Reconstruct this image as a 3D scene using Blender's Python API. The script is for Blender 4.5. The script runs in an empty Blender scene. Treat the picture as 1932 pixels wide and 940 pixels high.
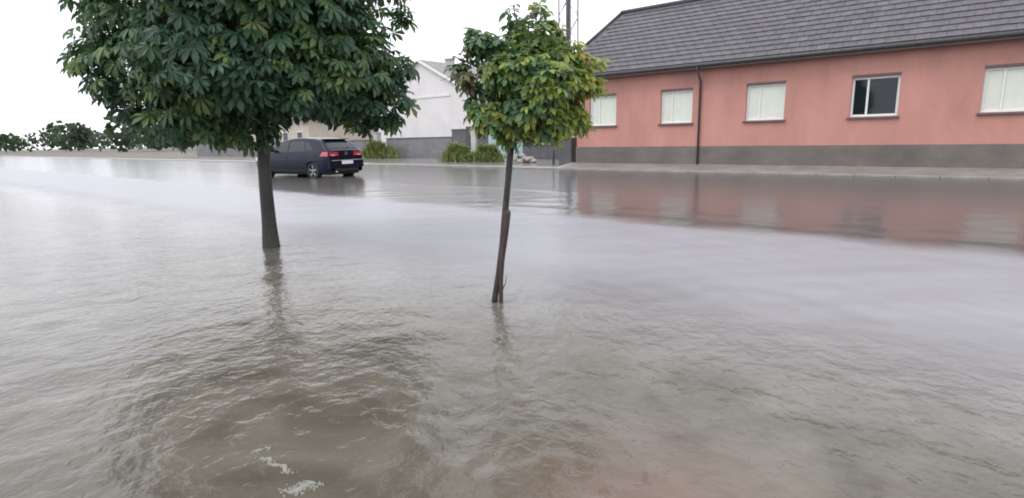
import bpy, math, random
import numpy as np
from mathutils import Matrix, Vector
rng = np.random.default_rng(7); random.seed(7)
S = bpy.context.scene
COL = S.collection

# ---------------------------------------------------------------- camera
# street space: X runs along the street (to the right), Y across it (away from the viewer)
H = 1.35; F_PX = 1070.0; PITCH = math.atan(208/1070.); ROLL = 0.02
SV = np.array([.765, -.644, 0]); NV = np.array([.644, .765, 0])
fw = np.array([0, math.cos(PITCH), -math.sin(PITCH)]); r0 = np.array([1., 0, 0]); u0 = np.cross(r0, fw)
rt = r0*math.cos(ROLL) - u0*math.sin(ROLL); up = u0*math.cos(ROLL) + r0*math.sin(ROLL)
def st(v): return np.array([v @ SV, v @ NV, v[2]])
FWD, RGT, UPV = st(fw), st(rt), st(up)
cam_d = bpy.data.cameras.new('camera'); cam = bpy.data.objects.new('camera', cam_d); COL.objects.link(cam)
cam_d.sensor_width = 36; cam_d.lens = 36*F_PX/1932; cam_d.clip_end = 3000; cam_d.clip_start = .05
M = Matrix.Identity(4)
for i in range(3):
    M[i][0], M[i][1], M[i][2] = RGT[i], UPV[i], -FWD[i]
M[0][3], M[1][3], M[2][3] = 0, 0, H
cam.matrix_world = M
S.camera = cam

# ---------------------------------------------------------------- sky, sun, exposure
W = bpy.data.worlds.new('World'); S.world = W; W.use_nodes = True
wn = W.node_tree; wn.nodes.clear()
SUN_EL, SUN_ROT = math.radians(58), math.radians(205)
sky = wn.nodes.new('ShaderNodeTexSky'); sky.sky_type = 'NISHITA'; sky.sun_disc = False
sky.sun_elevation = SUN_EL; sky.sun_rotation = SUN_ROT; sky.air_density = 1.0; sky.dust_density = 4.0
hsv = wn.nodes.new('ShaderNodeHueSaturation'); hsv.inputs['Saturation'].default_value = .35
cloud = wn.nodes.new('ShaderNodeTexNoise'); cloud.inputs['Scale'].default_value = 1.6; cloud.inputs['Detail'].default_value = 4
tc = wn.nodes.new('ShaderNodeTexCoord'); wn.links.new(tc.outputs['Generated'], cloud.inputs['Vector'])
ramp = wn.nodes.new('ShaderNodeValToRGB')
ramp.color_ramp.elements[0].position = .3; ramp.color_ramp.elements[0].color = (9.0, 9.2, 10.2, 1)
ramp.color_ramp.elements[1].position = .75; ramp.color_ramp.elements[1].color = (12.0, 12.0, 12.4, 1)
wn.links.new(cloud.outputs['Fac'], ramp.inputs['Fac'])
mixs = wn.nodes.new('ShaderNodeMix'); mixs.data_type = 'RGBA'; mixs.inputs['Factor'].default_value = .8
bg = wn.nodes.new('ShaderNodeBackground'); bg.inputs['Strength'].default_value = .1
wo = wn.nodes.new('ShaderNodeOutputWorld')
wn.links.new(sky.outputs[0], hsv.inputs['Color']); wn.links.new(hsv.outputs[0], mixs.inputs[6])
wn.links.new(ramp.outputs[0], mixs.inputs[7]); wn.links.new(mixs.outputs[2], bg.inputs['Color'])
wn.links.new(bg.outputs[0], wo.inputs[0])
sd = bpy.data.lights.new('sun', 'SUN'); sd.energy = .6; sd.angle = math.radians(25); sd.color = (1, .96, .9)
sun = bpy.data.objects.new('sun', sd); COL.objects.link(sun)
sdir = Vector((math.sin(SUN_ROT)*math.cos(SUN_EL), math.cos(SUN_ROT)*math.cos(SUN_EL), math.sin(SUN_EL)))
sun.rotation_euler = sdir.to_track_quat('Z', 'Y').to_euler(); sun.location = (0, 0, 30)
S.view_settings.view_transform = 'Standard'; S.view_settings.look = 'None'
S.view_settings.gamma = 1; S.view_settings.exposure = .85; S.view_settings.use_curve_mapping = False
S.cycles.filter_width = 1.9; S.cycles.max_bounces = 6; S.cycles.transparent_max_bounces = 4

# ---------------------------------------------------------------- helpers
def mat(name, col, rough=.6, var=.25, scale=3.0, bump=0.0, bscale=20.0, spec=.5, metal=0.0, coat=0.0, stretch=(1, 1, 1), col2=None, tint=None):
    m = bpy.data.materials.new(name); m.use_nodes = True
    nt = m.node_tree; b = nt.nodes['Principled BSDF']
    b.inputs['Roughness'].default_value = rough; b.inputs['Metallic'].default_value = metal
    b.inputs['Specular IOR Level'].default_value = spec; b.inputs['Coat Weight'].default_value = coat
    b.inputs['Coat Roughness'].default_value = .05
    tcn = nt.nodes.new('ShaderNodeTexCoord'); mp = nt.nodes.new('ShaderNodeMapping'); mp.inputs['Scale'].default_value = stretch
    nt.links.new(tcn.outputs['Object'], mp.inputs['Vector'])
    nz = nt.nodes.new('ShaderNodeTexNoise'); nz.inputs['Scale'].default_value = scale; nz.inputs['Detail'].default_value = 6; nz.inputs['Roughness'].default_value = .62
    nt.links.new(mp.outputs[0], nz.inputs['Vector'])
    rp = nt.nodes.new('ShaderNodeValToRGB')
    c2 = col2 or tuple(c*(1-var) for c in col); c1 = tuple(min(1, c*(1+var*.6)) for c in col)
    rp.color_ramp.elements[0].position = .32; rp.color_ramp.elements[0].color = (*c2, 1)
    rp.color_ramp.elements[1].position = .68; rp.color_ramp.elements[1].color = (*c1, 1)
    nt.links.new(nz.outputs['Fac'], rp.inputs['Fac'])
    out = rp.outputs[0]
    if tint:
        at = nt.nodes.new('ShaderNodeAttribute'); at.attribute_name = tint
        mx = nt.nodes.new('ShaderNodeMix'); mx.data_type = 'RGBA'; mx.blend_type = 'MULTIPLY'; mx.inputs['Factor'].default_value = 1
        nt.links.new(out, mx.inputs[6]); nt.links.new(at.outputs['Color'], mx.inputs[7]); out = mx.outputs[2]
    nt.links.new(out, b.inputs['Base Color'])
    if bump:
        n2 = nt.nodes.new('ShaderNodeTexNoise'); n2.inputs['Scale'].default_value = bscale; n2.inputs['Detail'].default_value = 5
        nt.links.new(mp.outputs[0], n2.inputs['Vector'])
        bp = nt.nodes.new('ShaderNodeBump'); bp.inputs['Strength'].default_value = bump; bp.inputs['Distance'].default_value = .02
        nt.links.new(n2.outputs['Fac'], bp.inputs['Height']); nt.links.new(bp.outputs[0], b.inputs['Normal'])
    return m

class MB:
    def __init__(s): s.v = []; s.f = []
    def add(s, v, f):
        o = len(s.v); s.v += [tuple(map(float, p)) for p in v]; s.f += [tuple(i+o for i in q) for q in f]; return s
    def box(s, x0, x1, y0, y1, z0, z1, bev=0.0):
        if bev <= 0:
            return s.add([(x, y, z) for z in (z0, z1) for y in (y0, y1) for x in (x0, x1)],
                         [(0, 2, 3, 1), (4, 5, 7, 6), (0, 1, 5, 4), (2, 6, 7, 3), (0, 4, 6, 2), (1, 3, 7, 5)])
        b = min(bev, .45*(x1-x0), .45*(y1-y0), .45*(z1-z0))
        def ring(ix, z): return [(x0+ix+b, y0+ix, z), (x1-ix-b, y0+ix, z), (x1-ix, y0+ix+b, z), (x1-ix, y1-ix-b, z), (x1-ix-b, y1-ix, z), (x0+ix+b, y1-ix, z), (x0+ix, y1-ix-b, z), (x0+ix, y0+ix+b, z)]
        vs = ring(b*.7, z0)+ring(0, z0+b)+ring(0, z1-b)+ring(b*.7, z1)
        fs = [tuple(reversed(range(8))), tuple(range(24, 32))]
        for k in range(3):
            for i in range(8):
                j = (i+1) % 8; fs.append((k*8+i, k*8+j, k*8+8+j, k*8+8+i))
        return s.add(vs, fs)
    def tube(s, pts, rad, n=8, cap=True, jit=0.0):
        pts = [np.array(p, float) for p in pts]
        if not hasattr(rad, '__len__'): rad = [rad]*len(pts)
        vs = []; pa = None
        for i, p in enumerate(pts):
            t = pts[min(i+1, len(pts)-1)]-pts[max(i-1, 0)]; t /= np.linalg.norm(t)+1e-9
            if pa is None:
                a = np.cross(t, [0, 1, 0] if abs(t[1]) < .9 else [1, 0, 0])
            else: a = pa-t*(pa @ t)
            a /= np.linalg.norm(a); pa = a; b = np.cross(t, a)
            for k in range(n):
                an = 2*math.pi*k/n; rr = rad[i]*(1+jit*rng.normal())
                vs.append(p+rr*(a*math.cos(an)+b*math.sin(an)))
        fs = [(i*n+k, i*n+(k+1) % n, (i+1)*n+(k+1) % n, (i+1)*n+k) for i in range(len(pts)-1) for k in range(n)]
        if cap: fs += [tuple(reversed(range(n))), tuple(range((len(pts)-1)*n, len(pts)*n))]
        return s.add(vs, fs)
    def lathe(s, prof, n=24, axis='y', c=(0, 0, 0)):
        vs = []
        for k in range(n):
            a = 2*math.pi*k/n
            for (r, h) in prof:
                vs.append((c[0]+r*math.cos(a), c[1]+h, c[2]+r*math.sin(a)) if axis == 'y' else (c[0]+r*math.cos(a), c[1]+r*math.sin(a), c[2]+h))
        m = len(prof)
        return s.add(vs, [(k*m+i, k*m+i+1, ((k+1) % n)*m+i+1, ((k+1) % n)*m+i) for k in range(n) for i in range(m-1)])
    def mesh(s, name, m, smooth=False):
        me = bpy.data.meshes.new(name); me.from_pydata(s.v, [], s.f)
        if m: me.materials.append(m)
        me.update()
        if smooth: me.polygons.foreach_set('use_smooth', [True]*len(me.polygons))
        return me
    def build(s, name, m, parent=None, smooth=False, **k):
        return link(name, s.mesh(name, m, smooth), parent, **k)
def link(name, me, parent=None, loc=None, **k):
    o = bpy.data.objects.new(name, me); COL.objects.link(o)
    if parent: o.parent = parent
    if loc is not None: o.location = loc
    for a, b in k.items(): o[a] = b
    return o
def thing(name, label, cat, loc=(0, 0, 0), group=None):
    o = bpy.data.objects.new(name, None); COL.objects.link(o); o.location = loc; o['label'] = label; o['category'] = cat
    if group: o['group'] = group
    return o
def tag(o, label, cat, group=None):
    o['label'] = label; o['category'] = cat
    if group: o['group'] = group
    return o
def fast_mesh(name, v, f4, m, smooth=True, tint=None):
    me = bpy.data.meshes.new(name); v = np.asarray(v, np.float32); f4 = np.asarray(f4, np.int32)
    k = f4.shape[1]
    me.vertices.add(len(v)); me.vertices.foreach_set('co', v.ravel())
    me.loops.add(f4.size); me.loops.foreach_set('vertex_index', f4.ravel())
    me.polygons.add(len(f4)); me.polygons.foreach_set('loop_start', np.arange(0, f4.size, k, dtype=np.int32))
    me.polygons.foreach_set('loop_total', np.full(len(f4), k, np.int32))
    if smooth: me.polygons.foreach_set('use_smooth', np.ones(len(f4), bool))
    me.materials.append(m)
    if tint is not None:
        a = me.color_attributes.new('tint', 'FLOAT_COLOR', 'POINT')
        a.data.foreach_set('color', np.concatenate([np.asarray(tint, np.float32), np.ones((len(v), 1), np.float32)], 1).ravel())
    me.update(calc_edges=True); me.validate()
    return me

# ---------------------------------------------------------------- materials
m_ground = mat('yard_ground', (.16, .15, .12), .9, .4, .8, .3, 8)
m_pave = mat('wet_pavement', (.2, .19, .175), .3, .35, 1.2, .25, 30)
m_foot = mat('worn_footpath', (.25, .235, .215), .35, .3, 1.5, .3, 25)
m_apron = mat('wet_concrete', (.30, .295, .29), .10, .3, .7, .12, 12)
m_kerb = mat('kerb_stone', (.24, .23, .215), .35, .25, 3, .3, 30)
m_pink = mat('pink_render', (.46, .225, .185), .75, .16, 1.1, .25, 60, stretch=(1, 1, .35))
m_plinth = mat('plinth_render', (.135, .118, .106), .6, .3, 1.0, .3, 25, stretch=(1, 1, 1.6))
m_white = mat('white_render', (.64, .62, .62), .8, .07, .9, .15, 40)
m_trim = mat('white_trim', (.72, .72, .70), .45, .06, 5)
m_blind = mat('pale_blind', (.62, .66, .58), .35, .06, 4)
m_sill = mat('dark_sill', (.12, .09, .09), .4, .2, 8)
m_tile = mat('roof_shingle', (.086, .080, .088), .42, .28, 5, .35, 30, tint='tint')
m_roof2 = mat('grey_roof', (.22, .21, .205), .6, .25, 2, .3, 20)
m_fence = mat('grey_wall', (.165, .16, .17), .7, .22, 1.2, .3, 20, stretch=(1, 1, 2))
m_dkfence = mat('dark_grey_wall', (.09, .09, .10), .7, .25, 2, .3, 20)
m_pale = mat('pale_concrete', (.40, .39, .38), .7, .2, 2, .2, 25)
m_gate = mat('teal_gate', (.28, .40, .40), .45, .12, 3)
m_iron = mat('pole_iron', (.06, .06, .065), .5, .3, 8, .1, 40)
m_lat = mat('lattice_steel', (.14, .13, .135), .5, .3, 6)
m_bark = mat('wet_bark', (.035, .027, .026), .5, .5, 14, .9, 38, stretch=(1, 1, .25))
m_bark2 = mat('grey_bark', (.036, .029, .027), .55, .5, 12, .9, 34, stretch=(1, 1, .2))
m_wood = mat('weathered_stake', (.055, .040, .035), .65, .5, 12, .7, 40, stretch=(1, 1, .2))
m_paint = mat('navy_paint', (.0022, .005, .019), .28, .12, 2, coat=.2, spec=.2)
m_glass = mat('tinted_glass', (.012, .018, .022), .05, .1, 2, spec=.45)
m_black = mat('black_plastic', (.012, .012, .013), .5, .2, 6)
m_tyre = mat('tyre_rubber', (.016, .016, .017), .7, .3, 10, .2, 60)
m_alloy = mat('alloy', (.26, .27, .29), .4, .12, 5, metal=.6)
m_chrome = mat('chrome', (.75, .76, .78), .12, .05, 5, metal=1.0)
m_red = mat('red_lens', (.50, .022, .035), .12, .1, 10, spec=.8, coat=.7)
m_lens = mat('pale_lens', (.75, .55, .55), .1, .08, 10, coat=.8)
m_plate = mat('white_plate', (.75, .75, .78), .35, .05, 10)
m_lamp = mat('lamp_glass', (.6, .62, .65), .1, .08, 8, coat=.8)
m_foam = mat('foam', (.26, .255, .22), .5, .2, 30, .6, 120)
m_stone = mat('rubble', (.30, .28, .25), .8, .35, 9, .5, 30)

def leaf_mat(name):
    m = bpy.data.materials.new(name); m.use_nodes = True; nt = m.node_tree; b = nt.nodes['Principled BSDF']
    at = nt.nodes.new('ShaderNodeAttribute'); at.attribute_name = 'tint'
    nz = nt.nodes.new('ShaderNodeTexNoise'); nz.inputs['Scale'].default_value = 18; nz.inputs['Detail'].default_value = 3
    tcn = nt.nodes.new('ShaderNodeTexCoord'); nt.links.new(tcn.outputs['Object'], nz.inputs['Vector'])
    hs = nt.nodes.new('ShaderNodeHueSaturation'); mr = nt.nodes.new('ShaderNodeMapRange')
    mr.inputs[1].default_value = .3; mr.inputs[2].default_value = .7; mr.inputs[3].default_value = .75; mr.inputs[4].default_value = 1.25
    nt.links.new(nz.outputs['Fac'], mr.inputs[0]); nt.links.new(mr.outputs[0], hs.inputs['Value'])
    nt.links.new(at.outputs['Color'], hs.inputs['Color']); nt.links.new(hs.outputs[0], b.inputs['Base Color'])
    b.inputs['Roughness'].default_value = .42; b.inputs['Specular IOR Level'].default_value = .45
    tr = nt.nodes.new('ShaderNodeBsdfTranslucent'); ms = nt.nodes.new('ShaderNodeMixShader'); ms.inputs[0].default_value = .45
    nt.links.new(hs.outputs[0], tr.inputs['Color']); nt.links.new(b.outputs[0], ms.inputs[1]); nt.links.new(tr.outputs[0], ms.inputs[2])
    nt.links.new(ms.outputs[0], nt.nodes['Material Output'].inputs[0])
    return m
m_leaf = leaf_mat('leaf')

# ---------------------------------------------------------------- flood water
KERB_Y = 19.0
def waves(x, y, lam0, lam1, n, seed, main=None, spread=3.14):
    g = np.random.default_rng(seed); h = np.zeros_like(x)
    for _ in range(n):
        lam = math.exp(g.uniform(math.log(lam0), math.log(lam1))); a = g.uniform(-spread, spread)+(main or 0); k = 2*math.pi/lam
        w = .35*np.sin((x*g.normal()+y*g.normal())*.9+g.uniform(0, 6)) + .25*np.sin((x*g.normal()+y*g.normal())*2.1+g.uniform(0, 6))
        h += lam*np.sin(k*(x*math.cos(a)+y*math.sin(a))+g.uniform(0, 6.28)+4*w)
    return h/math.sqrt(n)
yaw = math.atan2(FWD[1], FWD[0])
th = yaw + np.arange(-1.22, 1.2201, .0058)
r = np.exp(np.arange(math.log(.7), math.log(190), .0058))
R_, T_ = np.meshgrid(r, th, indexing='ij')
X = R_*np.cos(T_); Y = R_*np.sin(T_)
keep = Y <= KERB_Y+.6
Yc = np.minimum(Y, KERB_Y)
road = 1/(1+np.exp(-(Yc-4.1-.25*np.sin(X*.9)-.12*np.sin(X*2.3+1))/.22))          # 0 over the verge, 1 over the carriageway
cell = R_*.0058
def lod(lam): return np.clip((lam/cell-3)/4, 0, 1)
near = (.0055*waves(X, Yc, .30, .9, 16, 1)*lod(.3) + .0135*waves(X, Yc, .11, .30, 30, 2)*lod(.11) + .018*waves(X, Yc, .045, .11, 40, 3)*lod(.045))
gust = .55+.45*np.sin(X*.8+1.3*np.sin(Yc*.7))*np.sin(Yc*1.1+.9*np.sin(X*.6+2))
far = (.0022*waves(X, Yc, .5, 1.6, 14, 4)*lod(.5) + .003*waves(X, Yc, .2, .5, 18, 5)*lod(.2))
crown = np.clip((Yc-4.2)/3.7, 0, 1)                                               # the carriageway rises to its crown
flat = 1/(1+np.exp(-(Yc-7.9-.10*np.sin(X*1.3)-.06*np.sin(X*3.1))/.10))               # calm film of water beyond the crown
Z = (1-road)*near*(.6+.6*gust) + road*far*(2.2-1.55*flat+1.5*np.exp(-((Yc-8.9)/.9)**2)) + .035*crown + .05*np.clip((Yc-7.9)/3.6, 0, 1)
# wash running over the carriageway behind the traffic
def ridge(x0, x1, y0, a, w): return a*np.exp(-((Yc-y0-.12*np.sin(X*1.1))/w)**2)*np.clip((X-x0)/1.5, 0, 1)*np.clip((x1-X)/1.5, 0, 1)
Z += ridge(-15, -7, 11.2, .010, .16)+ridge(-9, 6, 8.6, .010, .18)+ridge(-9, 6, 9.3, .006, .15)
for tx, ty, tr in ((-7.23, 3.63, .11), (-3.08, 3.44, .035)):                        # the current piles up against the trunks
    dx, dy = X-tx, Yc-ty; dd = np.hypot(dx, dy)
    Z += (.006+.03*tr)*np.cos((dd-tr)*2*math.pi/(.16+.4*tr))*np.exp(-np.maximum(dd-tr, 0)/(.16+tr))*lod(.16)
    wk = np.clip(-dx/.15, 0, 1)*np.exp(dx/.9); Z += np.where(dx < 0, .007*wk*np.exp(-((np.abs(dy)+.42*dx-tr)/.05)**2), 0)*lod(.1)
V = np.stack([X, Yc, Z], -1).reshape(-1, 3)
nr, nth = X.shape
I = np.arange(nr*nth).reshape(nr, nth)
quads = np.stack([I[:-1, :-1], I[1:, :-1], I[1:, 1:], I[:-1, 1:]], -1).reshape(-1, 4)
kf = keep.reshape(-1); ins = (Y < KERB_Y).reshape(-1)
quads = quads[kf[quads].all(1) & ins[quads].any(1)]
used = np.unique(quads); remap = np.full(len(V), -1); remap[used] = np.arange(len(used))
mw = bpy.data.materials.new('flood_water'); mw.use_nodes = True; nt = mw.node_tree; b = nt.nodes['Principled BSDF']
geo = nt.nodes.new('ShaderNodeNewGeometry'); sep = nt.nodes.new('ShaderNodeSeparateXYZ'); nt.links.new(geo.outputs['Position'], sep.inputs[0])
def noise(scale, det=4, sc=(1, 1, 1), dist=0.0):
    mp = nt.nodes.new('ShaderNodeMapping'); mp.inputs['Scale'].default_value = sc; nt.links.new(geo.outputs['Position'], mp.inputs['Vector'])
    n = nt.nodes.new('ShaderNodeTexNoise'); n.inputs['Scale'].default_value = scale; n.inputs['Detail'].default_value = det; n.inputs['Distortion'].default_value = dist
    nt.links.new(mp.outputs[0], n.inputs['Vector']); return n
silt = noise(1.3, 6, dist=1.4)
cr = nt.nodes.new('ShaderNodeValToRGB'); nt.links.new(silt.outputs['Fac'], cr.inputs['Fac'])
cr.color_ramp.elements[0].position = .3; cr.color_ramp.elements[0].color = (.074, .064, .048, 1)
cr.color_ramp.elements[1].position = .7; cr.color_ramp.elements[1].color = (.135, .122, .098, 1)
# reddish silt washed up over the paving by the viewer's feet
vd = nt.nodes.new('ShaderNodeVectorMath'); vd.operation = 'DISTANCE'; nt.links.new(geo.outputs['Position'], vd.inputs[0]); vd.inputs[1].default_value = (-.75, 1.75, 0)
mr = nt.nodes.new('ShaderNodeMapRange'); mr.inputs[1].default_value = .2; mr.inputs[2].default_value = .75; mr.inputs[3].default_value = .55; mr.inputs[4].default_value = 0
nt.links.new(vd.outputs['Value'], mr.inputs[0])
mx = nt.nodes.new('ShaderNodeMix'); mx.data_type = 'RGBA'; nt.links.new(mr.outputs[0], mx.inputs[0]); nt.links.new(cr.outputs[0], mx.inputs[6]); mx.inputs[7].default_value = (.17, .11, .088, 1)
edge_n = noise(.9, 3); en = nt.nodes.new('ShaderNodeMath'); en.operation = 'MULTIPLY_ADD'; nt.links.new(edge_n.outputs['Fac'], en.inputs[0]); en.inputs[1].default_value = .8; nt.links.new(sep.outputs['Y'], en.inputs[2])
en_out = en.outputs[0]
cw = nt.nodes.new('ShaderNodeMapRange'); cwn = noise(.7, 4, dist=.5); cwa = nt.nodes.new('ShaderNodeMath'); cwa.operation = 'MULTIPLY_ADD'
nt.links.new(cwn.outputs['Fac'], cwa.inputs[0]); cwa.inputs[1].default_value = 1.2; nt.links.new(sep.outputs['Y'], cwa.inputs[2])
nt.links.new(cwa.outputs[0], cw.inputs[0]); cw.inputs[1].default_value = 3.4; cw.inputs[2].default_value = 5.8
mx2 = nt.nodes.new('ShaderNodeMix'); mx2.data_type = 'RGBA'; nt.links.new(cw.outputs[0], mx2.inputs[0]); nt.links.new(mx.outputs[2], mx2.inputs[6]); mx2.inputs[7].default_value = (.255, .25, .268, 1)  # middle band: base colour paled to lavender, standing in for reflected sky
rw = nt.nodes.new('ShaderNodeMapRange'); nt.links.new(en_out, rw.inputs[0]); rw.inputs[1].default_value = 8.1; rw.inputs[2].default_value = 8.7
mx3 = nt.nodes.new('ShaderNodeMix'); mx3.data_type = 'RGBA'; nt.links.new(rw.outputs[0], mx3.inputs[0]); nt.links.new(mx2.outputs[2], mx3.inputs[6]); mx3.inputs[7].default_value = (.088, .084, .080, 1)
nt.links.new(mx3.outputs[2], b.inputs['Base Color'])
b.inputs['IOR'].default_value = 1.333
rr = nt.nodes.new('ShaderNodeValToRGB'); dv = nt.nodes.new('ShaderNodeMath'); dv.operation = 'DIVIDE'; nt.links.new(en.outputs[0], dv.inputs[0]); dv.inputs[1].default_value = 20
nt.links.new(dv.outputs[0], rr.inputs['Fac'])
e = rr.color_ramp.elements; e[0].position = 3.9/20; e[0].color = (.13, .13, .13, 1); e[1].position = 1; e[1].color = (.17, .17, .17, 1)
for p_, v_ in ((5.0, .34), (8.15, .34), (8.55, .17)):
    q_ = e.new(p_/20); q_.color = (v_, v_, v_, 1)
nt.links.new(rr.outputs[0], b.inputs['Roughness'])
bn1 = noise(17, 5, dist=.5); bn2 = noise(6, 3, dist=.5)
ad = nt.nodes.new('ShaderNodeMath'); ad.operation = 'MULTIPLY_ADD'; nt.links.new(bn2.outputs['Fac'], ad.inputs[0]); ad.inputs[1].default_value = 1.6; nt.links.new(bn1.outputs['Fac'], ad.inputs[2])
bp = nt.nodes.new('ShaderNodeBump'); bp.inputs['Distance'].default_value = .012
bs = nt.nodes.new('ShaderNodeMapRange'); nt.links.new(sep.outputs['Y'], bs.inputs[0]); bs.inputs[1].default_value = 3.8; bs.inputs[2].default_value = 5.0; bs.inputs[3].default_value = .48; bs.inputs[4].default_value = .10
nt.links.new(bs.outputs[0], bp.inputs['Strength'])
nt.links.new(ad.outputs[0], bp.inputs['Height']); nt.links.new(bp.outputs[0], b.inputs['Normal'])
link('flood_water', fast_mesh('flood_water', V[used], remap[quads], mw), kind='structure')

# ---------------------------------------------------------------- ground, pavement, kerb
g = MB(); g.add([(-900, -900, -.35), (900, -900, -.35), (900, 900, -.35), (-900, 900, -.35)], [(0, 1, 2, 3)]); g.build('ground', m_ground, kind='structure')
g = MB(); g.add([(-600, KERB_Y+.9, .085), (120, KERB_Y+.9, .085), (120, 700, .085), (-600, 700, .085)], [(0, 1, 2, 3)]); g.build('yard_terrain', m_ground, kind='structure')
g = MB(); g.box(-300, 40, KERB_Y+.19, 20.66, -.3, .105); g.build('pavement', m_pave, kind='structure')
g = MB(); g.add([(-13.9, KERB_Y+.19, .112), (12, KERB_Y+.19, .112), (12, 20.60, .30), (-13.9, 20.60, .30), (-13.9, KERB_Y+.19, -.2), (-13.9, 20.6, -.2)], [(0, 1, 2, 3), (0, 3, 5, 4)]); g.build('footpath', m_foot, kind='structure')
g = MB(); g.box(-36, -13.8, 20.661, 27.3, -.3, .115); g.build('driveway', m_apron, kind='structure')
x = -80.0
while x < 12:                      # a run of kerb stones, each its own block
    k = MB(); k.box(0, .994, 0, .18, -.3, .15, .012)
    if x == -80.0: kme = k.mesh('kerb_stone', m_kerb)
    link('kerb_stone', kme, loc=(x, KERB_Y+.001, rng.normal()*.003), kind='structure'); x += 1.0
g = MB(); g.box(-300, -80.02, KERB_Y+.001, KERB_Y+.18, -.3, .118); g.build('kerb', m_kerb, kind='structure')

# ---------------------------------------------------------------- pink house
XL, XR, YF, RY, RZ, EZ = -13.62, 3.0, 20.6, 23.3, 6.62, 3.86
YB = 2*RY-YF
ph = thing('pink_house', 'salmon pink single storey house with dark grey shingle roof and grey plinth', 'house', (XL, YF, .1))
def lp(o, loc):                    # keep world coordinates under a moved parent
    o.location = Vector((-loc[0], -loc[1], -loc[2])); return o
PL = (XL, YF, .1)
WIN = [(-13.0+3.15*i, -11.75+3.15*i) for i in range(5)]
WZ0, WZ1 = 1.80, 2.98
w = MB()
xs = [XL]+[v for p in WIN for v in p]+[XR]
for i in range(len(xs)-1):         # front wall with its window openings left out
    a, c = xs[i], xs[i+1]
    if i % 2 == 0: w.add([(a, YF, .95), (c, YF, .95), (c, YF, 4.1), (a, YF, 4.1)], [(0, 1, 2, 3)])
    else:
        w.add([(a, YF, .95), (c, YF, .95), (c, YF, WZ0), (a, YF, WZ0)], [(0, 1, 2, 3)])
        w.add([(a, YF, WZ1), (c, YF, WZ1), (c, YF, 4.1), (a, YF, 4.1)], [(0, 1, 2, 3)])
        d = YF+.2                  # reveals
        w.add([(a, YF, WZ0), (a, YF, WZ1), (a, d, WZ1), (a, d, WZ0), (c, YF, WZ0), (c, YF, WZ1), (c, d, WZ1), (c, d, WZ0)],
              [(0, 3, 2, 1), (4, 5, 6, 7), (0, 4, 7, 3), (1, 2, 6, 5)])
HZ = 5.25                          # where the half hip cuts the gable
hy = (HZ-EZ)/(RZ-EZ)*(RY-YF)
for X_ in (XL, XR):
    w.add([(X_, YF, .95), (X_, YB, .95), (X_, YB, 4.1), (X_, YB-hy, HZ), (X_, YF+hy, HZ), (X_, YF, 4.1)], [(0, 1, 2, 3, 4, 5)])
w.add([(XL, YB, .95), (XR, YB, .95), (XR, YB, 4.1), (XL, YB, 4.1)], [(0, 1, 2, 3)])
lp(w.build('wall', m_pink, ph), PL)
p = MB(); p.box(XL-.03, XR+.03, YF-.035, YB+.03, .02, .948, .01); lp(p.build('plinth', m_plinth, ph), PL)
# roof: two slopes with clipped (half hip) ends
ov, ve = .38, .30
def slope_pt(x, t, off=0.0):       # t = 0 at the eave, 1 at the ridge, on the street side
    y = (YF-ov)+(RY-YF+ov)*t; z0 = EZ-.02; z = z0+(RZ-z0)*t
    L = math.hypot(RY-YF+ov, RZ-z0); return (x, y-off*(RZ-z0)/L, z+off*(RY-YF+ov)/L)
xl, xr, rl, rr_ = XL-ve, XR+ve, XL+.55, XR-.55
tH = (HZ-EZ+.02)/(RZ-EZ+.02)
def P_(x, t): return slope_pt(x, t)
def Bk(q): return (q[0], 2*RY-q[1], q[2])
fA = [P_(xl, 0), P_(xr, 0), P_(xr, tH), P_(rr_, 1), P_(rl, 1), P_(xl, tH)]
rf = MB(); rf.add(fA, [(0, 1, 2, 3, 4, 5)]); rf.add([Bk(q) for q in fA], [(5, 4, 3, 2, 1, 0)])
rf.add([fA[5], fA[4], Bk(fA[5])], [(0, 1, 2)]); rf.add([fA[2], Bk(fA[2]), fA[3]], [(0, 1, 2)])
th_ = .10
lo = [(q[0], q[1], q[2]-th_) for q in fA]; n0 = len(rf.v)
rf.add(fA+lo, [(0, 6, 7, 1), (1, 7, 8, 2), (5, 11, 6, 0), (6, 11, 10, 9, 8, 7)])
me_roof = rf.mesh('roof', m_tile)
a = me_roof.color_attributes.new('tint', 'FLOAT_COLOR', 'POINT'); a.data.foreach_set('color', [1.0]*4*len(me_roof.vertices))
roof = lp(link('roof', me_roof, ph), PL)
gut = MB(); gut.tube([(xl, YF-ov-.05, EZ-.10), (xr, YF-ov-.05, EZ-.10)], .06, 8); lp(gut.build('gutter', m_iron, ph, True), PL)
fb = MB(); fb.box(xl+.02, xr-.02, YF-ov+.02, YF-ov+.05, EZ-.22, EZ-.07); lp(fb.build('fascia', m_sill, ph), PL)
rc = MB(); rc.tube([(rl-.02, RY, RZ+.03), (rr_+.02, RY, RZ+.03)], .10, 8)
rc.tube([(xl, fA[5][1], fA[5][2]+.02), (rl, RY, RZ+.04)], .07, 6); lp(rc.build('ridge_cap', m_iron, roof, True), (0, 0, 0))
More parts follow.
